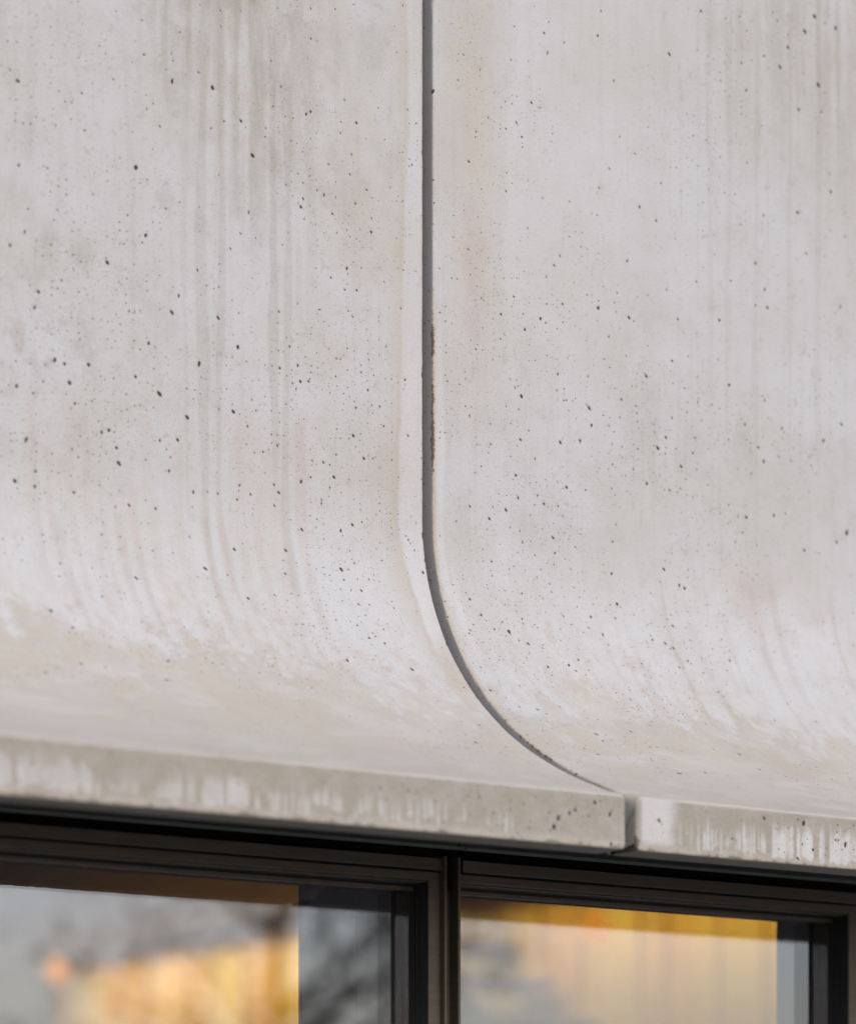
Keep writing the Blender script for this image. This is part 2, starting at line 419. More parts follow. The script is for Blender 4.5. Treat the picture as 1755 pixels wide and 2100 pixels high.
HOLES = np.array([[float(q) for q in e.split(',')] for e in (
    "-678,-885,22 -497,-909,22 -451,-949,22 -673,-819,22 -609,-779,40 -517,-784,44 -966,-733,22 -950,-715,35 -811,-718,22 -692,-841,22 -637,-686,22 -806,-646,22 -297,-773,30 -286,-780,30 -176,-778,30 -214,-751,22 "
    "-424,-667,40 -451,-731,30 -691,-596,45 -948,-555,30 -433,-552,33 -310,-585,30 -669,-468,35 -452,-508,22 -755,-401,35 -199,-479,34 -254,-618,32 -271,-625,22 -307,-626,22 -906,-321,34 -914,-289,34 -610,-327,38 "
    "-594,-362,30 -504,-333,30 -551,-419,22 -460,-466,22 -354,-501,22 -140,-563,30 -138,-531,22 -189,-712,22 -243,-682,22 -192,-671,22 -178,-614,22 -139,-590,22 -265,-544,22 -234,-584,22 -362,-367,22 -317,-390,22 "
    "-266,-386,22 -878,-415,22 -935,-431,30 -873,-463,22 -928,-475,22 -967,-399,30 -62,-1038,22 -50,-828,22 -39,-717,22 -47,-727,22 -54,-945,22 -83,-991,22 -358,-817,22 -293,-886,22 -205,-818,22 -226,-778,22 "
    "-810,-852,22 -735,-891,22 -908,-835,22 -922,-689,22 -869,-645,22 -887,-560,22 -786,-564,22 -681,-568,22 -666,-715,22 -693,-743,22 -611,-833,22 -549,-808,22 -520,-704,22 -490,-723,22 -502,-615,22 -416,-506,22 "
    "-476,-474,22 -339,-529,22 -304,-602,22 -151,-647,22 -94,-662,22 -269,-451,22 -238,-455,22 -175,-439,22 -204,-435,22 -274,-429,22 -735,-304,22 -706,-315,22 -693,-316,22 -677,-453,22 -718,-444,22 -831,-378,22 "
    "-855,-351,22 -871,-348,22 -729,-368,22 -738,-352,22 -639,-315,22 -625,-528,22 -454,-587,22 -360,-455,22 -331,-451,22 -97,-415,22 -121,-385,22 -186,-385,22 -206,-380,22 -67,-419,22 -870,-196,38 -849,-192,32 "
    "-796,-198,38 -838,-157,38 -662,-259,34 -548,-235,42 -458,-282,40 -317,-266,30 -469,-153,36 -575,-127,36 -638,-164,45 -177,-201,28 -751,-78,34 -767,-72,30 -729,-17,38 -932,-35,40 -912,22,30 -958,47,38 "
    "-915,52,34 -830,53,30 -454,-10,28 -362,-6,28 -373,-21,28 -373,21,22 -345,33,22 -393,67,22 -310,62,32 -216,53,32 -187,37,30 -231,-54,30 -309,-35,34 -158,-101,28 -184,-144,30 -227,137,38 "
    "-555,177,36 -477,125,32 -471,235,34 -721,221,30 -885,210,30 -813,278,30 -909,375,32 -941,333,40 -355,111,30 -709,63,30 -671,48,22 -740,70,22 -561,18,30 -597,-80,34 -637,-73,30 -734,-46,30 "
    "-616,-17,30 -191,119,22 -260,-38,22 -242,-27,22 -261,-5,22 -231,-1,22 -291,376,40 -732,448,34 -1035,543,40 -188,180,30 -49,-162,22 -57,-275,22 -57,-265,22 -103,-234,22 -826,-119,30 -953,-134,34 "
    "-692,-190,30 -501,-153,22 -756,-209,22 -896,-151,22 -788,-128,22 -918,-126,22 -321,-218,30 -311,-235,30 -260,-227,22 -345,-185,22 -292,-238,22 -225,-294,22 -214,-294,22 -164,-275,22 -148,-241,22 -237,-251,22 "
    "-337,-302,22 -360,-255,22 -415,-162,22 -385,-89,22 -399,-83,22 -419,-78,22 -435,-129,22 -531,-99,22 -613,-44,22 -365,-99,22 -282,-109,22 -282,-80,22 -256,-80,22 -213,-76,22 -225,-99,22 -215,-134,22 "
    "-133,-128,22 -133,-105,22 -90,-107,22 -109,-173,22 -119,-211,22 -157,-209,22 -260,3,22 -505,14,22 -528,14,22 -460,20,22 -428,6,22 -447,46,22 -565,48,22 -597,88,22 -578,111,22 -737,132,22 "
    "-778,132,22 -747,161,22 -505,185,22 -469,187,22 -419,156,22 -226,160,22 -176,147,22 -128,8,22 -114,21,22 -276,54,22 -258,33,22 -273,36,22 -282,185,22 -205,214,22 -405,219,22 -366,164,22 "
    "-273,262,22 -226,270,22 -207,300,22 -190,294,22 -174,310,30 -138,380,34 -38,73,22 -51,52,22 -23,119,30 -649,62,30 -669,94,22 -624,403,22 -627,436,22 -667,471,30 -767,519,34 -939,493,30 "
    "-888,496,30 448,-1130,30 439,-1076,26 306,-1013,32 721,-1185,30 1017,-1199,40 1106,-1225,40 1045,-1238,40 945,-1107,35 1056,-1089,42 633,-1075,32 899,-1123,30 836,-1095,30 967,-1155,34 483,-989,28 264,-902,30 "
    "999,-1024,30 1065,-1030,32 849,-1038,30 776,-1045,22 314,-789,22 104,-749,26 293,-706,22 198,-705,22 364,-711,22 552,-732,28 519,-611,32 346,-492,28 288,-453,32 247,-423,28 523,-491,32 626,-567,30 "
    "186,-446,24 996,-795,32 874,-664,32 901,-610,34 874,-571,30 908,-572,34 1121,-607,34 772,-524,30 897,-772,30 255,-637,22 14,-877,34 99,-823,22 441,-499,40 219,-1052,22 211,-980,22 350,-1044,22 "
    "133,-945,22 75,-912,22 208,-881,22 224,-853,22 228,-848,22 239,-825,22 179,-918,22 122,-814,22 134,-768,22 197,-957,22 102,-567,22 135,-471,22 193,-407,22 193,-522,22 236,-608,22 304,-543,22 "
    "324,-570,22 339,-593,22 411,-522,22 494,-556,22 491,-539,22 488,-498,22 536,-485,22 477,-468,22 469,-442,22 597,-710,22 598,-586,22 708,-597,22 657,-508,22 708,-484,22 1092,-858,30 1090,-898,22 "
    "787,-1023,22 804,-1185,22 830,-1194,22 878,-1214,22 937,-1207,22 924,-1223,22 712,-1099,22 684,-1075,22 579,-950,22 498,-872,22 470,-800,22 540,-844,22 610,-793,22 735,-909,22 800,-976,22 442,-754,22 "
    "424,-574,22 348,-455,22 302,-446,22 219,-488,22 309,-1078,22 297,-1054,22 1055,-982,22 1021,-709,22 1135,-766,22 804,-615,22 359,-381,22 333,-343,28 238,-283,32 417,-283,36 423,-247,32 105,-224,28 "
    "236,-192,28 273,-157,28 602,-223,36 642,-416,32 800,-387,34 624,-249,30 666,-192,32 224,-116,30 297,-66,30 230,-70,30 198,-41,30 156,-17,30 320,2,30 325,34,30 898,-233,34 1140,-105,50 "
    "848,-105,34 927,-118,32 657,66,34 671,71,34 84,166,28 103,201,28 163,235,45 127,233,28 397,169,30 416,211,30 550,207,28 583,212,28 630,252,32 752,236,30 203,261,28 86,271,22 "
    "322,289,30 229,321,30 476,130,32 617,35,28 364,64,22 473,62,28 1070,-301,34 705,-259,22 570,-373,30 712,-337,30 901,-367,30 1124,-345,32 601,222,28 619,165,30 209,-315,22 210,-337,22 "
    "222,-299,22 231,-254,22 330,-309,22 356,-291,22 372,-293,22 503,-313,22 542,-305,22 545,-290,22 453,-277,22 470,-253,22 479,-215,22 478,-171,22 467,-161,22 504,-190,22 547,-214,22 392,-211,30 "
    "340,-200,30 403,-158,22 361,-132,22 356,-108,30 332,-117,22 537,-161,22 477,-121,22 572,-143,30 634,-137,22 655,-135,22 664,-144,22 679,-166,22 709,-191,22 741,-180,22 799,-125,22 795,-85,22 "
    "825,-103,22 880,-114,22 960,-127,22 838,-70,22 1015,-52,30 1058,-50,22 1110,-81,30 699,-226,22 798,-267,22 768,-263,22 883,-262,30 940,-250,22 977,-245,22 825,-207,22 863,-202,22 950,-313,30 "
    "845,-307,30 1042,-278,22 1092,-320,22 769,-438,22 685,-432,22 620,-364,22 643,-368,22 676,-361,22 750,-338,22 722,-299,22 683,-310,22 641,-293,22 594,-284,22 479,-8,22 488,-45,22 400,-52,22 "
    "334,-65,22 332,-44,22 347,-46,22 340,-19,22 309,-19,22 262,-38,22 235,-2,22 241,22,22 259,28,22 209,-6,22 281,-81,22 159,-215,22 159,-173,22 137,-153,22 106,-37,22 71,-2,22 "
    "157,73,22 201,84,22 284,75,22 272,91,22 225,136,22 209,198,22 207,209,22 277,141,22 322,177,22 243,215,22 236,209,22 237,268,22 154,211,22 118,315,22 138,340,22 59,245,22 "
    "56,253,22 42,261,22 382,198,22 422,236,22 463,164,22 495,277,22 673,240,22 638,204,22 597,274,22 616,288,22 750,182,22 755,200,22 689,268,22 661,281,22 955,200,22 256,335,22 "
    "288,309,30 300,322,22 733,265,22 229,576,30 82,469,30 414,695,40 329,717,40 598,638,30 550,750,30 309,643,30 312,578,22 348,581,22 265,592,22 -137,657,40 338,518,30 676,335,30 "
    "408,395,30 591,570,30 230,548,34 35,420,30 126,471,34 286,717,22 294,807,22 429,583,22 469,713,22 297,619,22 82,709,22 71,719,22 792,408,22 917,395,22 743,462,22 558,644,22 "
    "655,610,22 166,652,22 394,579,22 369,578,22 256,547,22 150,626,22 151,565,22 1,663,22 194,450,22 141,484,22 -126,482,22 -113,559,22 -69,666,22 -107,707,22 -73,566,22 -266,769,22 "
    "181,457,22 -174,1041,40 -184,1059,44 -52,1025,34 -88,1005,36 -147,1030,32 -49,1081,30 -134,1023,30 67,1028,34 329,1004,30 429,1007,44 539,1041,45 454,1057,30 415,1077,32 234,1008,22 183,1002,22 "
    "355,1021,22 389,1019,22 513,1033,22 522,1033,22 415,1000,22 517,1003,22 247,1050,22 -193,1066,22 -384,1016,22 -255,1022,22 -417,1016,22 -323,1043,22 -356,1016,22 -23,687,22 15,797,30 60,697,22 "
    "552,856,22 ").split()])
HOLES[:, :2] /= 1000.0
HOLES[:, 2] /= 10000.0
HOLES[:, 1] += np.where(HOLES[:, 1] > 0.992, 0.0125, 0.0)

def drip(U, S, u0, s0, s1, w, k, seed):
    wob = 0.022 * (vn(S * 1.9 + seed, S * 0 + seed, seed) - 0.5) + 0.004 * (vn(S * 14 + seed, S * 0 + 3, seed + 7) - 0.5)
    ww = w * (0.55 + 0.9 * vn(S * 6 + seed * 1.7, S * 0 + 5, seed + 3))
    d = np.abs(U - u0 - wob) / ww
    core = 0.8 * np.exp(-d ** 4) + 0.3 * np.exp(-((d - 0.85) / 0.3) ** 2)      # runs dry at the rim first
    fade = sm(S, s0 - 0.05, s0 + 0.03) * (1 - sm(S, s1 - 0.22, s1 + 0.04))
    return k * core * fade

RUNS_L = (-1.02, -0.95, -0.90, -0.86, -0.80, -0.755, -0.70, -0.655, -0.60, -0.541, -0.502, -0.47, -0.415, -0.385, -0.35, -0.31, -0.22, -0.16)
RUNS_R = (0.16, 0.27, 0.35, 0.46, 0.503, 0.55, 0.60, 0.683, 0.73, 0.782, 0.868, 0.92, 0.965, 1.012, 1.09)

def stains(U, S, side):
    olive = np.zeros_like(U); pink = np.zeros_like(U); white = np.zeros_like(U); beige = np.zeros_like(U)
    warp = 0.03 * (fbm(U * 9, S * 6, 40) - 0.5)
    Uw = U + warp; Sw = S + 0.05 * (fbm(U * 11, S * 8, 44) - 0.5)
    fine = fbm(U * 130, S * 6, 3, 4)
    uw2 = U + 0.030 * (fbm(U * 10, S * 4.5, 46) - 0.5) + 0.010 * (fbm(U * 40, S * 14, 48) - 0.5)
    streak = 0.6 * fbm(uw2 * 52, S * 2.6, 8, 4) + 0.4 * fbm(U * 24, S * 13, 9, 5, 0.65)
    patch = fbm(U * 7, S * 5, 13, 5)
    if side < 0:
        # grey-green run-off below the parapet
        env = gauss(Uw, -0.47, 0.19) * (1 - sm(S, -0.98, -0.45)) + 0.9 * gauss(Uw, -0.375, 0.055) * (1 - sm(S, -0.86, -0.66))
        env += 0.45 * gauss(Uw, -0.42, 0.10) * (1 - sm(S, -0.75, -0.2))
        olive += np.clip(env * (0.12 + 1.15 * sm(streak, 0.42, 0.64)) * (0.5 + 0.7 * patch), 0, 0.8) * 0.42
        for i, (u0, s0, s1, w, k) in enumerate((
                (-0.655, -2.4, -0.78, .010, .45), (-0.622, -2.4, -0.66, .010, .45), (-0.541, -2.4, 0.30, .010, .40),
                (-0.502, -2.4, 0.22, .008, .36), (-0.470, -2.4, -0.50, .007, .32), (-0.430, -2.4, -0.42, .011, .42),
                (-0.404, -0.95, -0.45, .008, .36), (-0.377, -0.9, 0.05, .009, .45), (-0.350, -0.85, 0.34, .009, .40),
                (-0.318, -0.50, -0.30, .006, .30), (-0.29, -0.9, -0.35, .010, .25), (-0.585, -0.6, 0.28, .005, .22),
                (-0.58, -2.4, -0.7, .006, .25), (-0.70, -2.4, -0.82, .012, .25))):
            olive += drip(U, S, u0, s0, s1, w, k, 10 + i)
        # pinkish thin runs lower down
        for i, (u0, w, k) in enumerate(((-0.541, .008, .6), (-0.502, .007, .5), (-0.47, .007, .5), (-0.36, .010, .7), (-0.385, .014, .5),
                                        (-0.415, .008, .4), (-0.60, .009, .5), (-0.655, .010, .5), (-0.70, .009, .45),
                                        (-0.735, .008, .4), (-0.79, .010, .45), (-0.84, .009, .4), (-0.88, .010, .4), (-0.93, .01, .4), (-0.31, .01, .4))):
            vs = 0.35 + 0.75 * LAT[3, i, 5]
            pink += 1.25 * vs * drip(U, S, u0 + 0.02 * (LAT[3, i, 7] - 0.5), -0.25 + 0.4 * LAT[3, i, 6], 0.40, w, k, 30 + i)
            olive += 0.95 * vs * drip(U, S, u0 + .004, 0.05 + 0.1 * LAT[3, i, 8], 0.42, w, k, 31 + i)
        # mottled left field and the pinkish patch beside it
        olive += 0.48 * gauss(U, -0.92, 0.26) * gauss(S, -0.22, 0.22) * sm(fbm(U * 16, S * 14, 57, 5, 0.65), 0.42, 0.66)
        olive += 0.26 * sm(0.5 * patch + 0.5 * fbm(U * 26, S * 20, 58, 5, 0.65), 0.5, 0.68) * (1 - sm(S, -0.25, 0.1))
        olive += 0.34 * (1 - sm(S, -1.05, -0.72)) * sm(fbm(U * 14, S * 10, 21), 0.45, 0.7)
        pink += 0.45 * gauss(Uw, -0.42, 0.10) * gauss(Sw, -0.09, 0.09) * sm(patch, 0.3, 0.6)
        # washed strip beside the joint with its dirty shore
        edge = -0.056 - 0.016 * sm(S, -0.75, -0.45) + 0.020 * sm(S, 0.0, 0.22) + 0.022 * (vn(S * 4.5, S * 0, 51) - 0.5) + 0.008 * (fbm(S * 24, U * 8, 52) - 0.5)
        strip = sm(U + 0.008 * (fbm(U * 60, S * 20, 59) - 0.5), edge, edge + 0.012) * (1 - sm(S, 0.24, 0.36))
        white += 0.30 * strip * (1 - 0.6 * sm(U, -0.03, -0.012))
        shore = np.exp(-np.clip(edge - U, 0, None) / (0.020 + 0.030 * gauss(S, 0.05, 0.2) * (0.4 + 1.2 * vn(S * 11, S * 0, 50)))) * (1 - strip) * (1 - sm(S, 0.30, 0.5))
        olive += 0.26 * shore * (0.4 + 1.2 * fbm(U * 30, S * 9, 49)) * (0.35 + 0.9 * sm(S, -0.25, 0.05))
        pink += 0.35 * shore * sm(S, -0.3, -0.1)
        beige += 0.55 * shore
        beige += 0.35 * gauss(U, -0.17, 0.12) * sm(patch, 0.35, 0.6) * (1 - sm(S, -0.3, 0.2))
        # feathered lime bloom on the turn of the curve
        bc = 0.385 + 0.04 * (fbm(U * 6, S * 0, 60) - 0.5) + 0.05 * sm(U, -0.5, -0.15)
    else:
        pink += 1.0 * gauss(Uw, 0.105, 0.032) * gauss(Sw, -0.64, 0.17) * sm(patch, 0.25, 0.55)
        pink += 0.95 * gauss(Uw, 0.085, 0.05) * gauss(Sw, -0.44, 0.13) * sm(patch, 0.3, 0.55)
        pink += 0.30 * gauss(Uw, 0.09, 0.07) * gauss(Sw, -0.30, 0.10)
        olive += 0.22 * gauss(Uw, 0.13, 0.05) * (1 - sm(S, -0.55, -0.38)) * sm(patch, 0.3, 0.6)
        beige += 0.55 * gauss(Uw, 0.11, 0.07) * (1 - sm(S, -0.5, -0.38))
        shell = Uw - 0.205 + 0.02 * sm(S, -1, -.5)
        white += 0.30 * sm(shell, 0, 0.012) * (1 - sm(U, 0.3, 0.9)) * (1 - sm(S, -0.42, -0.2)) * (0.4 + patch)
        olive += 0.40 * gauss(Uw, 0.56, 0.16) * gauss(Sw, -0.42, 0.13) * sm(patch, 0.38, 0.65)
        olive += 0.30 * gauss(Uw, 0.80, 0.12) * gauss(Sw, -0.32, 0.12) * sm(patch, 0.42, 0.65)
        olive += 0.42 * (1 - sm(S, -1.1, -0.72)) * sm(U, 0.45, 1.1) * (0.3 + sm(streak, 0.4, 0.65))
        pink += 0.55 * gauss(Uw, 0.86, 0.22) * gauss(Sw, 0.08, 0.075) * sm(patch, 0.3, 0.6)
        olive += 0.26 * gauss(Uw, 0.90, 0.25) * gauss(Sw, 0.10, 0.07) * sm(fbm(U * 20, S * 20, 33), 0.4, 0.7)
        olive += 0.16 * sm(patch, 0.5, 0.75)
        for i, (u0, w, k) in enumerate(((0.46, .007, .4), (0.503, .008, .6), (0.58, .009, .5), (0.60, .008, .6), (0.683, .010, .6), (0.73, .008, .4),
                                        (0.782, .010, .6), (0.868, .010, .6), (0.92, .010, .5), (1.012, .012, .6), (1.09, .01, .5), (0.40, .006, .3))):
            olive += (0.2 + 0.75 * LAT[4, i, 3]) * drip(U, S, u0 + 0.04 * (LAT[4, i, 4] - 0.5), 0.04 + 0.22 * LAT[4, i, 2], 0.42 + 0.16 * LAT[4, i, 5], (0.5 + 0.5 * LAT[4, i, 6]) * w, k, 20 + i)
            pink += 0.5 * LAT[4, i, 7] * drip(U, S, u0, 0.05, 0.45, w, k, 21 + i)
        for i, u0 in enumerate((0.74, 0.79, 0.88, 0.97, 1.06)):
            olive += drip(U, S, u0, -2.4, -0.25 + 0.1 * (i % 3), .007, .24, 45 + i)
        # pale washed strip behind the arris
        e2 = 0.034 + 0.006 * (vn(S * 9, S * 0, 71) - 0.5)
        white += 0.42 * sm(U, 0.018, 0.022) * (1 - sm(U, e2, e2 + 0.008)) * sm(S, -0.5, -0.25) * (1 - sm(S, 0.12, 0.22))
        white += 0.55 * gauss(U, 0.050, 0.013) * gauss(S, 0.20, 0.10)
        olive += 0.22 * gauss(U, 0.050, 0.010) * gauss(S, -0.24, 0.12) * sm(fbm(U * 80, S * 25, 35), 0.4, 0.6)
        beige += 0.9 * (1 - sm(U + 0.004 * (fbm(S * 60, U * 90, 47) - 0.5), 0.020, 0.027)) * sm(S, -0.6, -0.3)
        olive += 0.30 * (1 - sm(U, 0.017, 0.025)) * sm(S, -0.6, -0.3) * sm(fbm(U * 200, S * 50, 36), 0.4, 0.6)
        bc = 0.44 + 0.04 * (fbm(U * 6, S * 0, 61) - 0.5) + 0.06 * sm(U, 0.3, 1.0)
    # lime bloom above, dusty ledge below; their shore is ragged, with a tongue of dust up every run
    f1 = fbm(U * 40, S * 36, 25, 5, 0.66)
    f2 = fbm(U * 14, S * 7, 26, 4)
    f3 = fbm(U * 22, S * 17, 56, 5, 0.7)
    shore_s = bc - 0.01 + 0.16 * (f2 - 0.5) + 0.52 * (f3 - 0.5) + 0.22 * (f1 - 0.5)
    rt = np.random.default_rng(8 if side < 0 else 9)
    tong = np.zeros_like(U)
    for u0 in (RUNS_L if side < 0 else RUNS_R):
        h, w = rt.uniform(0.03, 0.10), rt.uniform(0.006, 0.010)
        wid = w * (1 + 2.6 * sm(S, bc - h, bc + 0.03))
        c0 = u0 + 0.012 * (vn(S * 5 + u0 * 9, S * 0, 55) - 0.5)
        tong = np.maximum(tong, h * np.exp(-((U - c0) / wid) ** 2))
    shore_s = shore_s - tong * (0.7 + 0.6 * f1)
    tt = S - shore_s
    ledge = sm(tt + 0.26 * (fbm(U * 75, S * 40, 22, 3, 0.75) - 0.5), -0.15, 0.19) * (1 - sm(S, 0.996, 1.004))
    near = 1 - 0.75 * gauss(U, 0.0, 0.055)
    bloom = sm(S, -0.12, 0.30) * (1 - ledge)
    white += near * bloom * (0.17 + 0.20 * sm(f1, 0.42, 0.68))
    white += near * 0.30 * gauss(tt, -0.02, 0.08) * sm(fbm(U * 60, S * 26, 24, 4, 0.6), 0.48, 0.66)
    beige += ledge * (0.62 + 0.55 * (fbm(U * 9, S * 12, 28) - 0.3))
    olive += 0.26 * gauss(tt, 0.06, 0.07) * sm(f2, 0.36, 0.62) * (1 - sm(S, 0.6, 0.8))
    olive += 0.13 * ledge * sm(fbm(U * 10, S * 14, 28), 0.45, 0.7)
    pink += 0.12 * ledge * sm(fbm(U * 7, S * 10, 30), 0.45, 0.7)
    white += 0.30 * ledge * sm(fbm(U * 8, S * 18, 29), 0.50, 0.75)
    # lip: weathered face with lime runs
    v = (S - S_FRONT) / H_FRONT
    face = sm(v, -0.075, 0.01)
    olive = 0.74 * olive * (1 - face) + face * (0.90 + 0.70 * (fbm(U * 30, v * 4, 37, 5, 0.7) - 0.5) + 0.25 * (fbm(U * 90, v * 9, 34, 4, 0.7) - 0.5) - 0.55 * sm(v, 0.80, 0.98))
    pink = pink * (1 - face) + face * 0.45 * sm(fbm(U * 18, v * 3, 38), 0.45, 0.7)
    beige = beige * (1 - face) + face * (0.30 + 0.5 * sm(v, 0.80, 0.96))
    white = white * (1 - face)
    r = np.random.default_rng(3 if side < 0 else 4)
    runs = np.zeros_like(U)
    def add_runs(u0, u1, n, wlo, whi, tlo, thi, blo, bhi, klo, khi):
        nonlocal runs
        for _ in range(n):
            uc = r.uniform(u0, u1); w = r.uniform(wlo, whi) / 2
            vt, vb = r.uniform(tlo, thi), r.uniform(blo, bhi); k = r.uniform(klo, khi)
            cols = np.where(np.abs(U[:, 0] - uc) < w + 0.01)[0]
            if not len(cols): continue
            a, b = cols[0], cols[-1] + 1
            uu, vv = U[a:b], v[a:b]
            w2 = w * (0.75 + 0.25 * sm(vv, vt, vb)) + 0.0012 * (vn(vv * 9 + uc * 50, vv * 0, 12) - 0.5)
            side_d = w2 - np.abs(uu - uc)
            bot = (vb - vv) * H_FRONT
            dist = np.minimum(side_d, bot - (w2 - np.sqrt(np.clip(w2 ** 2 - (uu - uc) ** 2, 0, None))))
            mk = k * sm(dist, -0.0012, 0.0022) * sm(vv + 0.25 * (fbm(uu * 120, vv * 5, 54) - 0.5), vt, vt + 0.35) * (0.7 + 0.6 * fbm(uu * 70, vv * 6, 33))
            runs[a:b] = np.maximum(runs[a:b], mk)
    if side < 0:
        add_runs(-1.40, -1.17, 26, .008, .026, .05, .4, .72, .93, .55, .95)
        add_runs(-1.17, -1.02, 10, .008, .02, .4, .65, .75, .95, .3, .6)
        add_runs(-1.02, -0.86, 24, .007, .024, .15, .5, .8, .96, .5, .95)
        add_runs(-0.84, -0.66, 20, .006, .016, .2, .55, .7, .96, .45, .9)
        add_runs(-0.64, -0.46, 16, .005, .014, .25, .6, .7, .96, .4, .9)
        add_runs(-0.46, -0.27, 9, .004, .011, .25, .6, .75, .96, .35, .8)
        add_runs(-2.9, -1.4, 60, .008, .026, .1, .5, .72, .95, .3, .9)
        runs = np.maximum(runs, 0.45 * face * sm(U, -0.075, -0.03) * sm(fbm(U * 30, v * 4, 39), 0.3, 0.6) * sm(v, 0.05, .6))
        pink += face * 0.5 * gauss(U, -0.02, 0.02)
    else:
        blot = face * (1 - sm(U + 0.03 * (fbm(U * 20, v * 4, 41) - 0.5), 0.085, 0.12)) * sm(U, 0.018, 0.03) * (1 - sm(v + 0.15 * (fbm(U * 30, v * 2, 42) - .5), 0.80, 0.97))
        runs = np.maximum(runs, 0.95 * blot)
        add_runs(0.10, 0.15, 5, .004, .010, .1, .4, .6, .9, .25, .5)
        add_runs(0.155, 0.20, 6, .006, .012, .10, .3, .85, .96, .6, .9)
        add_runs(0.20, 0.27, 8, .004, .009, .15, .5, .7, .97, .35, .7)
        add_runs(0.26, 0.33, 13, .004, .010, .12, .35, .8, .97, .5, .85)
        add_runs(0.33, 0.56, 34, .006, .018, .04, .22, .86, .98, .65, 1.0)
        add_runs(0.56, 0.95, 42, .006, .020, .05, .25, .84, .98, .6, 1.0)
        add_runs(0.95, 2.9, 120, .006, .024, .1, .4, .7, .97, .4, .95)
    white += (0.70 if side < 0 else 0.88) * runs
    f = lambda x: np.clip(x, 0, 1)
    return f(olive), f(pink), f(white), f(beige)

def make_panel(side, u_edge, u_far, label):
    """side -1: panel left of the joint, +1: panel right of it"""
    ns = len(SL)
    re0 = 0.0045
    inner0, inner1 = u_edge - side * 0 , u_far
    # columns, from the joint edge towards the far end
    fine_end = 1.37 if side < 0 else 1.30
    d = [0.0]
    phis = np.linspace(0, math.pi / 2, 5)
    fine = np.concatenate([np.arange(0.0095, 0.06, 0.0025), np.arange(0.06, fine_end, 0.0033), np.arange(fine_end + 0.05, abs(u_far - u_edge) - 0.01, 0.06), [abs(u_far - u_edge)]])
    ncol = len(phis) + len(fine)
    Sg = np.tile(SL, (ncol, 1))
    # radius of the arris varies along the joint; crumbled where the photograph shows it
    cr = fbm(SL * 40, SL * 0 + 2, 15 if side < 0 else 16, 4)
    chip = sm(vn(SL * 55, SL * 0, 18 + side), 0.80, 0.97) * (0.004 if side < 0 else 0.003)
    rough = np.zeros(ns)
    if side > 0:
        rough = 0.0028 * (gauss(SL, -0.37, 0.05) + gauss(SL, -0.16, 0.07) + 0.15 * gauss(SL, 0.5, 0.2)) * sm(vn(SL * 130, SL * 0, 23), 0.35, 0.8)
    re = re0 * (0.6 + 0.6 * cr) + chip + rough
    lip = sm(SL, 0.955, 0.985)
    re = re * (1 - lip) + lip * (0.0088 if side < 0 else 0.0088) * (0.85 + 0.3 * cr)
    re = np.minimum(re, 0.0074)
    D = np.zeros((ncol, ns)); OFF = np.zeros((ncol, ns))
    for k, ph in enumerate(phis):
        D[k] = re * (1 - math.sin(ph)); OFF[k] = re * (1 - math.cos(ph)) if False else re * (1 - math.sin(ph + 0)) * 0
    # quarter round: phi 0 -> on the side face, phi 90 -> flush with the front
    for k, ph in enumerate(phis):
        D[k] = re * (1 - math.cos(ph)); OFF[k] = re * (1 - math.sin(ph))
    for k, x in enumerate(fine): D[len(phis) + k] = x
    U = u_edge + side * D
    # blow-holes: signed distance, sunk into the surface
    pit = np.full((ncol, ns), -1.0)
    for hu, hs_, hr in HOLES:
        if hu * side <= 0.004: continue
        ii = np.where(np.abs(U[:, 0] - hu) < hr * 3)[0]
        jj = np.where(np.abs(SL - hs_) < hr * 3.6)[0]
        if not len(ii) or not len(jj): continue
        a, b, c, e = ii[0], ii[-1] + 1, jj[0], jj[-1] + 1
        du, dsv = U[a:b, c:e] - hu, (Sg[a:b, c:e] - hs_) / 1.25
        w = math.sin(hu * 917 + hs_ * 313) * 0.5
        cap = 1.0 if hr > 0.0027 else (0.8 if math.sin(hu * 5119 + hs_ * 733) > -0.6 else -0.04)
        dd = np.hypot(du * (1 + w * 0.5), dsv * (1 - w * 0.3) + du * w)
        pit[a:b, c:e] = np.maximum(pit[a:b, c:e], np.minimum((hr * 0.93 - dd) / 0.004, cap))
    depth = 0.0035 * sm(pit, -0.15, 0.6)
    # lower arris of the lip is nibbled, the whole face very slightly uneven
    nib = np.zeros((ncol, ns))
    zone = gauss(SL, S_BOTTOM + 0.003, 0.005)[None, :]
    nib += zone * (0.0030 * sm(vn(U * 90, U * 0, 27), 0.55, 0.9) + 0.0012 * vn(U * 260, U * 0, 28))
    und = 0.0012 * (fbm(U * 5, Sg * 4, 53) - 0.5)
    off = OFF + depth + nib + und
    RC = 0.013 if side < 0 else 0.015
    tc = np.clip(1 - D / RC, 0, 1)
    drop = RC * (1 - np.sqrt(np.clip(1 - tc ** 2, 0, 1)))
    dzt = drop * (sm(SL, S_ARC - 0.10, S_ARC - 0.004) * (1 - sm(SL, S_FRONT + 0.004, S_FRONT + 0.020)))[None, :]
    RB = 0.007
    tb = np.clip(1 - D / RB, 0, 1)
    dzb = RB * (1 - np.sqrt(np.clip(1 - tb ** 2, 0, 1))) * (sm(SL, S_BOTTOM - 0.010, S_BOTTOM))[None, :] * (1 - sm(SL, S_UNDER + 0.004, S_UNDER + 0.03))[None, :]
    cols = [np.stack([U[k], -(P_ - NP_ * off[k]), Z_ - NZ_ * off[k] - dzt[k] + dzb[k]], -1) for k in range(ncol)]
    # end faces: from the arris to the back of the shell
    Q = np.array([LIP_P - R_BOT - D_UNDER, LIP_Z])
    ib = np.where(SL < 0.70)[0]
    ip = np.where(SL < 0.70, P_ - NP_ * 0.10, Q[0]); iz = np.where(SL < 0.70, Z_ - NZ_ * 0.10, Q[1])
    ring = cols[0]
    head, dirt_head = [], []
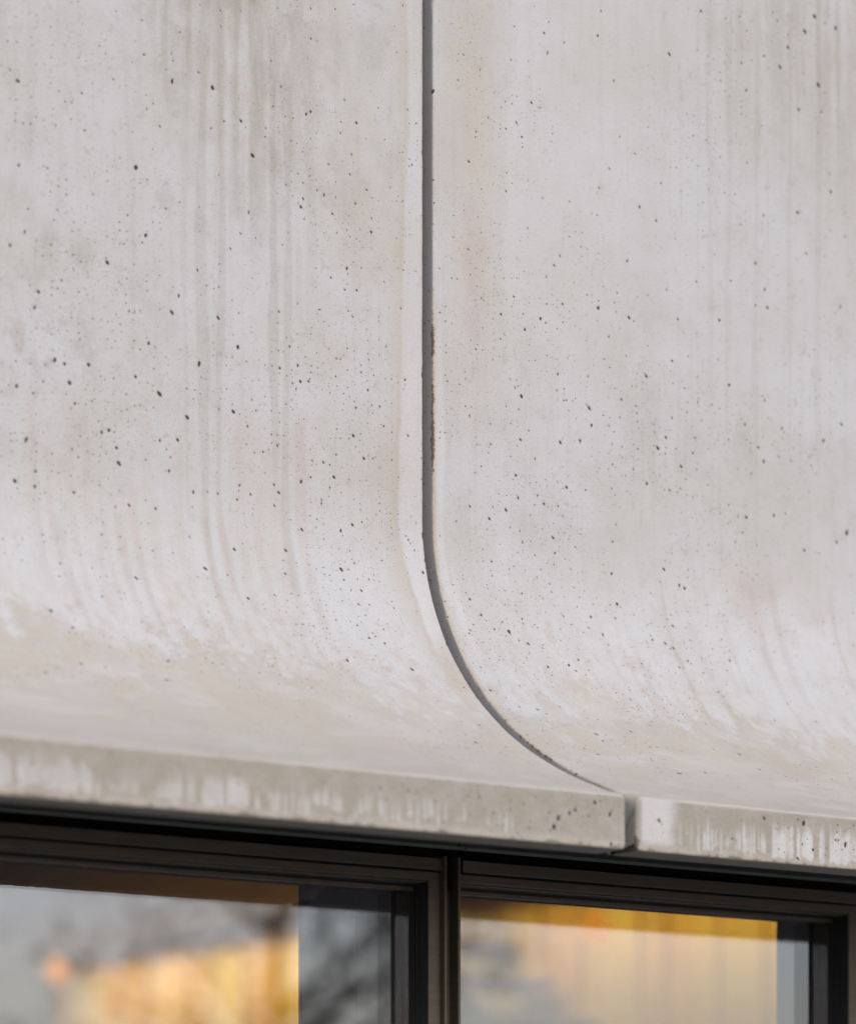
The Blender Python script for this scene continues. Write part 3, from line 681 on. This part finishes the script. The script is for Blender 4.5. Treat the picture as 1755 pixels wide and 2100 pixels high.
    for f_ in (1.0, 0.6, 0.35, 0.2, 0.1, 0.04):
        yy = ring[:, 1] * (1 - f_) + (-ip) * f_; zz = ring[:, 2] * (1 - f_) + iz * f_
        head.append(np.stack([np.full(ns, u_edge), yy, zz], -1)); dirt_head.append(f_)
    tail = [np.stack([np.full(ns, u_far), -ip, iz], -1)]
    allc = np.array(head + cols + tail)
    nh, nt = len(head), allc.shape[0]
    # attributes
    ol, pk, wh, bg_ = stains(U, Sg, side)
    STN = np.zeros((nt, ns, 4)); STN[..., 3] = 1
    WEAR = np.zeros((nt, ns, 4)); WEAR[..., 3] = 1
    STN[nh:nh + ncol, :, 0] = ol; STN[nh:nh + ncol, :, 1] = pk; STN[nh:nh + ncol, :, 2] = wh
    WEAR[nh:nh + ncol, :, 0] = bg_
    WEAR[nh:nh + ncol, :, 2] = np.clip(0.5 + 0.5 * pit, 0, 1)
    dirt = np.zeros((ncol, ns))
    if side > 0:
        arr = (1 - sm(D, 0.003, 0.008))
        g1 = gauss(SL, -0.365, 0.035) + gauss(SL, -0.16, 0.065) + 0.5 * gauss(SL, -0.27, 0.05)
        dirt += arr * np.clip(g1, 0, 1)[None, :] * 0.70
        dirt += (1 - sm(D, 0.002, 0.006)) * 0.34 * sm(vn(SL * 13, SL * 0, 19), 0.25, 0.8) * (sm(SL, 0.42, 0.6) * (1 - sm(SL, 0.86, 0.93)))[None, :]
        dirt += 0.30 * (1 - sm(D, 0.001, 0.004))
    else:
        dirt += 0.30 * (1 - sm(D, 0.000, 0.003))
    vv = (SL - S_FRONT) / H_FRONT
    if side > 0:
        dirt += 0.62 * (1 - sm(D, 0.004, 0.014)) * sm(vv, 0.68, 0.8)[None, :]
    WEAR[nh:nh + ncol, :, 1] = np.clip(dirt, 0, 1)
    for k in range(nh):
        f_ = dirt_head[k]
        STN[k, :, 0] = 0.12 + 0.5 * sm(SL, 0.97, 1.0)
        WEAR[k, :, 1] = (0.16 + 0.34 * sm(SL, 0.3, 0.6) * (1 - sm(SL, 0.88, 0.95)) * sm(fbm(SL * 12, SL * 0, 17), 0.35, 0.65)) * np.exp(-f_ / 0.30)
    STN[-1, :, 0] = 0.6
    UVv = np.zeros((nt, ns, 3))
    Dall = np.concatenate([-np.array(dirt_head)[:, None] * 0.1 + np.zeros((nh, ns)), D, np.full((1, ns), abs(u_far - u_edge) + .1)])
    UVv[..., 0] = side * (Dall + 0.0126); UVv[..., 1] = -SL[None, :]; UVv[..., 2] = 3.7 * side
    if side < 0:
        pd = 1.0 * gauss(U, -0.80, 0.28) * gauss(Sg, -0.20, 0.26) + 0.9 * gauss(U, -0.20, 0.12) * gauss(Sg, -0.15, 0.40) + 0.4 * gauss(U, -0.25, 0.2) * gauss(Sg, 0.3, 0.15)
    else:
        pd = 0.8 * gauss(U, 0.16, 0.12) * gauss(Sg, 0.30, 0.22) + 0.55 * gauss(U, 0.30, 0.2) * gauss(Sg, -0.1, 0.3) + 0.4 * gauss(U, 0.45, 0.2) * gauss(Sg, 0.3, 0.2)
    vl = (Sg - S_FRONT) / H_FRONT
    STN[nh:nh + ncol, :, 3] = np.clip(pd + 0.5 * sm(vl, 0, .1), 0, 1)
    STN[:nh, :, 3] = 0.2; STN[-1, :, 3] = 0
    # faces
    I = np.arange(nt * ns).reshape(nt, ns)
    q = np.stack([I[:-1, :-1], I[1:, :-1], I[1:, 1:], I[:-1, 1:]], -1).reshape(-1, 4)
    wrap = np.stack([I[-1, :-1], I[0, :-1], I[0, 1:], I[-1, 1:]], -1)[SL[:-1] < 0.705]
    q = np.concatenate([q, wrap])
    if side < 0: q = q[:, ::-1]
    co = allc.reshape(-1, 3)
    me = bpy.data.meshes.new('concrete_panel')
    me.vertices.add(len(co)); me.vertices.foreach_set('co', co.astype(np.float32).ravel())
    me.loops.add(q.size); me.loops.foreach_set('vertex_index', q.astype(np.int32).ravel())
    me.polygons.add(len(q))
    me.polygons.foreach_set('loop_start', np.arange(0, q.size, 4, dtype=np.int32))
    me.polygons.foreach_set('loop_total', np.full(len(q), 4, dtype=np.int32))
    smooth = np.ones(len(q), dtype=bool)
    smooth[:(nh - 1) * (ns - 1)] = False
    smooth[-len(wrap):] = False
    me.polygons.foreach_set('use_smooth', smooth)
    for nm, arr, typ in (('stain', STN, 'FLOAT_COLOR'), ('wear', WEAR, 'FLOAT_COLOR')):
        at = me.attributes.new(nm, typ, 'POINT')
        at.data.foreach_set('color', arr.astype(np.float32).ravel())
    at = me.attributes.new('surface_uv', 'FLOAT_VECTOR', 'POINT')
    at.data.foreach_set('vector', UVv.astype(np.float32).ravel())
    me.update(calc_edges=True)
    me.validate()
    me.materials.append(M_CONC)
    o = bpy.data.objects.new('concrete_panel', me)
    C.objects.link(o)
    tag(o, label, 'wall panel', 'curved concrete facade panels')
    return o

# ground first, then the shell
gr = MB().box(-120, 120, -120, 120, -0.3, 0.0).build('ground', M_PAVE)
tag(gr, kind='structure')

make_panel(-1, -0.0126, -3.2, 'pale concrete panel left of the open joint, streaked grey-green at its top')
make_panel(+1, 0.0128, 3.2, 'pale concrete panel right of the open joint, its lip edge covered in white lime runs')

# sealant at the back of the joint, following the curve; unseen, added so no light leaks through
def make_sealant():
    sel = np.where(SL < 0.78)[0][::6]
    mb = MB()
    for o_ in (0.075, 0.095):
        for u in (-0.0124, 0.0126):
            for i in sel:
                mb.v.append((u, -(P_[i] - NP_[i] * o_), Z_[i] - NZ_[i] * o_))
    n = len(sel)
    for i in range(n - 1):
        mb.f.append((i, n + i, n + i + 1, i + 1))
        mb.f.append((2 * n + i, 2 * n + i + 1, 3 * n + i + 1, 3 * n + i))
    mb.f.append((0, 2 * n, 3 * n, n)); mb.f.append((n - 1, 2 * n - 1, 4 * n - 1, 3 * n - 1))
    o = mb.build('joint_light_seal', M_SEAL)
    tag(o, 'unseen dark grey sealant strip added to keep light out of the joint between the concrete panels', 'sealant')
make_sealant()

# ------------------------------------------------------------------ wall behind, soffit flashing
Z_HEAD = CAM_Z + 0.867           # top of the window heads
core = MB().box(-3.2, 3.2, 0.115, 0.30, Z_HEAD + 0.06, 5.6).build('wall_core', M_CORE)
tag(core, 'dark structural wall hidden behind the concrete panels', 'wall')
MUL = -0.0445
def flashing(u0, u1, label):
    e = empty('head_flashing', (u0, -0.17, Z_HEAD + 0.025), label, 'flashing', 'dark flashings above the windows')
    MB().box(u0, u1, -0.172, -0.168, Z_HEAD + 0.016, Z_HEAD + 0.17).build('upstand', M_FLASH, e)
    MB().box(u0, u1, -0.196, -0.1725, Z_HEAD + 0.014, Z_HEAD + 0.018).build('drip_edge', M_FLASH, e)
    MB().box(u0, u1, -0.1675, 0.11, Z_HEAD + 0.10, Z_HEAD + 0.104).build('closer_sheet', M_CORE, e)
tag(MB().box(-3.2, 3.2, -0.017, 0.110, Z_HEAD + 0.001, Z_HEAD + 0.099).build('gap_dark_filler', M_RUBBER), 'black packer in the shadow gap over the window heads', 'filler')  # black block standing in for the gap's shade, hides the room behind
flashing(-3.2, MUL - 0.0025, 'dark green-grey metal flashing under the left concrete lip')
flashing(MUL + 0.0025, 3.2, 'dark green-grey metal flashing under the right concrete lip')

# ------------------------------------------------------------------ windows
def window(u0, u1, label, notch):
    """u0..u1: clear opening between the jamb faces"""
    w = empty('fixed_window', ((u0 + u1) / 2, -0.067, 0.0), label, 'window', 'dark bronze framed windows')
    zt = Z_HEAD
    MB().box(u0 + notch, u1 + 0.030, -0.140, -0.02, zt - 0.0245, zt, 0.0012).build('head_rail', M_BRONZE, w)
    MB().box(u0, u1 + 0.029, -0.128, -0.022, zt - 0.0285, zt - 0.0246).build('head_groove', M_RUBBER, w)
    MB().box(u0, u1, -0.138, -0.024, zt - 0.0460, zt - 0.0287, 0.0015).build('sash_rail', M_BRONZE, w)
    MB().box(u0, u1, -0.1245, -0.026, zt - 0.0490, zt - 0.0462, 0.0008).build('drip_bead', M_BRONZE, w)
    MB().box(u0, u1, -0.086, -0.028, zt - 0.0535, zt - 0.0492).build('head_gasket', M_RUBBER, w)
    MB().box(u0, u1, -0.083, -0.030, zt - 0.0620, zt - 0.0537, 0.0012).build('glazing_bead', M_BRONZE, w)
    # right jamb: cover face outside, black gaskets on the reveal
    MB().box(u1, u1 + 0.0289, -0.135, -0.02, 0.0, zt - 0.0290, 0.0012).build('jamb', M_BRONZE, w)
    MB().box(u1 - 0.0011, u1 - 0.0002, -0.131, -0.069, 0.0, zt - 0.0500).build('reveal_liner', M_RUBBER, w)
    for y0, y1 in ((-0.128, -0.110), (-0.106, -0.092), (-0.089, -0.070)):
        MB().box(u1 - 0.0023, u1 - 0.0013, y0, y1, 0.0, zt - 0.0622).build('jamb_gasket', M_RUBBER, w)
    MB().box(u0 - 0.012, u0 - 0.0002, -0.118, -0.02, 0.0, zt - 0.0627).build('jamb', M_BRONZE, w)
    MB().box(u0, u1, -0.135, -0.02, 0.0, 0.06, 0.002).build('sill_rail', M_BRONZE, w)
    MB().box(u0, u1 - 0.0024, -0.067, -0.043, 0.06, zt - 0.0620).build('glass_pane', M_GLASS, w)
    return w
window(-1.165, -0.0926, 'bronze framed window left of the vertical post, yellow wall seen low in its glass', 0.0)
window(-0.0235, 1.0260, 'bronze framed window right of the vertical post, pale pinkish glow in its glass', 0.012)
def post(u, label):
    e = empty('window_post', (u, -0.14, 0), label, 'post', 'vertical posts between windows')
    MB().box(u - 0.0190, u - 0.0132, -0.150, -0.02, 0.0, Z_HEAD + 0.003, 0.0012).build('cover_fin', M_BRONZE, e)
    MB().box(u - 0.0130, u + 0.0002, -0.126, -0.02, 0.0, Z_HEAD - 0.001).build('cover_strip', M_BRONZE, e)
    MB().box(u + 0.0004, u + 0.0144, -0.085, -0.02, 0.0, Z_HEAD - 0.001).build('post_gasket', M_RUBBER, e)
    MB().box(u + 0.0146, u + 0.0204, -0.150, -0.02, 0.0, Z_HEAD + 0.003, 0.0012).build('cover_fin', M_BRONZE, e)
post(MUL, 'narrow bronze post with a black slot between the two windows')
for x0, x1, lb in ((-3.2, -1.178, 'dark cladding left of the windows, under the left concrete lip'),
                   (1.0560, 3.2, 'dark cladding right of the windows, under the right concrete lip')):
    tag(MB().box(x0, x1, -0.12, -0.03, 0.0, Z_HEAD, 0.002).build('metal_cladding', M_CLAD), lb, 'cladding')

# dark shutter leaves folded behind the glass
for x0, x1, lb in ((-0.249, -0.122, 'dark shutter leaf behind the left window, farther from the post'),
                   (-0.119, 0.010, 'dark shutter leaf behind the left window, against the post'),
                   (1.022, 1.200, 'dark shutter leaf at the right end of the right window')):
    e = empty('shutter_leaf', ((x0 + x1) / 2, 0.10, 0), lb, 'shutter', 'dark shutter leaves behind the glass')
    MB().box(x0, x1, 0.085, 0.105, 0.0, Z_HEAD - 0.002, 0.002).build('panel', M_SHUT, e)

# ------------------------------------------------------------------ the room behind
RX0, RX1, RY1, RZ = -6.0, 4.5, 10.0, 3.16
tag(MB().box(RX0, RX1 + 0.3, 0.12, RY1, 0.0, 0.02).build('floor', M_FLOOR), kind='structure')
tag(MB().box(RX0, RX1 + 0.3, 0.305, RY1, RZ, RZ + 0.2).build('ceiling', M_CEIL), kind='structure')
tag(MB().box(RX0, RX1 + 0.3, RY1, RY1 + 0.2, 0, RZ + 0.2).build('back_wall', M_BACK), kind='structure')
tag(MB().box(RX0 - 0.2, RX0, 0.12, RY1, 0, RZ + 0.2).build('side_wall', M_BACK), kind='structure')
bw = empty('timber_board_wall', (RX1, 6.0, 0.0), 'yellow vertical timber board wall glowing behind both windows', 'wall')
MB().box(RX1 + 0.03, RX1 + 0.3, 0.31, 9.66, 0.02, RZ - 0.002).build('backing', M_CEIL, bw)
y = 2.4
widths = (0.19, 0.15, 0.22, 0.17, 0.25, 0.14)
k = 0
while y < 9.6:
    w_ = min(widths[k % 6], 9.64 - y)
    MB().box(RX1 - 0.012 * (k % 3), RX1 + 0.029, y, y + w_ - 0.012, 0.02, RZ - 0.01 - 0.01 * (k % 2), 0.004).build('board', M_BOARD, bw)
    y += w_; k += 1
def pendant(x, y, z, label):
    e = empty('pendant_lamp', (x, y, RZ), label, 'lamp', 'amber pendant lamps')
    MB().tube([(x, y, RZ), (x, y, z + 0.07)], [0.004, 0.004], 6).build('cord', M_RUBBER, e)
    MB().lathe([(0.001, z + 0.075), (0.018, z + 0.07), (0.02, z + 0.05), (0.045, z + 0.035), (0.062, z), (0.05, z - 0.035), (0.02, z - 0.055), (0.001, z - 0.06)], x, y).build('globe', M_LAMP, e, True)
pendant(3.7, 4.25, 2.897, 'amber pendant lamp glowing behind the right window')
pendant(3.7, 8.18, 3.03, 'amber pendant lamp glowing low in the left part of the left window')

def washer(y0, y1, power, label):  # unseen fixture, inferred from the wall's glow and added to light it
    e = empty('unseen_wall_washer', (4.12, (y0 + y1) / 2, RZ), label, 'light fixture', 'unseen linear lights added to wash the board wall')
    MB().box(4.06, 4.14, y0, y1, RZ - 0.035, RZ - 0.001).build('housing', M_CEIL, e)
    li = bpy.data.lights.new('lamp', 'AREA'); li.shape = 'RECTANGLE'; li.size = 0.05; li.size_y = y1 - y0
    li.energy = power; li.color = (1.0, 0.76, 0.32)
    lo = bpy.data.objects.new('lamp', li); C.objects.link(lo); lo.parent = e
    lo.location = (0.04, 0, -0.045)
    lo.rotation_euler = (0, math.radians(-40), 0)
washer(2.6, 5.8, 8.5, 'unseen linear ceiling light added to wash the board wall behind the right window')
washer(6.3, 9.3, 11.5, 'unseen linear ceiling light added to wash the board wall behind the left window')

# staircase climbing along the board wall
st = empty('staircase', (4.1, 3.6, 0.02), 'dark oak staircase slanting across the bright wall behind the right window', 'staircase')
def stair():
    z0, y0, z1, y1 = 0.1, 1.2, 3.1, 6.02
    mb = MB()
    for x0, x1 in ((3.90, 3.94),):
        n = len(mb.v)
        for x in (x0, x1):
            mb.v += [(x, y0, z0 - 0.06), (x, y1, z1 - 0.10), (x, y1, z1 + 0.05), (x, y0, z0 + 0.18)]
        mb.f += [(n, n + 1, n + 2, n + 3), (n + 7, n + 6, n + 5, n + 4), (n, n + 4, n + 5, n + 1), (n + 3, n + 2, n + 6, n + 7), (n, n + 3, n + 7, n + 4), (n + 1, n + 5, n + 6, n + 2)]
    mb.build('stringer', M_STAIR, st)
    for k in range(17):
        f = k / 17
        yy, zz = y0 + (y1 - y0) * f, z0 + (z1 - z0) * f + 0.05
        MB().box(3.942, 4.44, yy, yy + 0.29, zz, zz + 0.035).build('tread', M_STAIR, st)
stair()

# ------------------------------------------------------------------ trees across the yard, seen mirrored in the glass
def tree(x, y, h, rad, nleaf, seed, label):
    r = np.random.default_rng(seed)
    e = empty('broadleaf_tree', (x, y, 0), label, 'tree', 'trees across the yard')
    mb = MB()
    top = h * 0.8
    mb.tube([(x, y, 0), (x + .05, y, h * .25), (x - .05, y + .06, h * .5), (x, y, top)], [.16, .12, .08, .03], 8)
    tips = []
    for k in range(16):
        a = r.uniform(0, 2 * math.pi); zb = r.uniform(h * .25, h * .7); L = rad * r.uniform(.55, 1.0)
        p0 = np.array((x, y, zb)); p1 = p0 + np.array((math.cos(a) * L * .5, math.sin(a) * L * .5, L * .35)); p2 = p0 + np.array((math.cos(a) * L, math.sin(a) * L, L * .6))
        mb.tube([p0, p1, p2], [.05, .03, .012], 6)
        tips += [p1, p2, (p1 + p2) / 2]
    mb.build('trunk', M_BARK, e, True)
    tips = np.array(tips)
    c = tips[r.integers(0, len(tips), nleaf)] + r.normal(0, rad * .15, (nleaf, 3))
    a = r.normal(0, 1, (nleaf, 3)); a /= np.linalg.norm(a, axis=1)[:, None]
    b = np.cross(a, r.normal(0, 1, (nleaf, 3))); b /= np.linalg.norm(b, axis=1)[:, None]
    s = r.uniform(.04, .09, (nleaf, 1))
    v = np.concatenate([c - a * s, c + b * s * .55, c + a * s, c - b * s * .55], 1).reshape(-1, 3)
    m2 = MB(); m2.v = [tuple(q) for q in v]; m2.f = [(4 * i, 4 * i + 1, 4 * i + 2, 4 * i + 3) for i in range(nleaf)]
    m2.build('crown', M_LEAF, e)
tree(11.4, -18.5, 6.5, 2.0, 1700, 1, 'leafy tree across the yard, mirrored beside the window post')
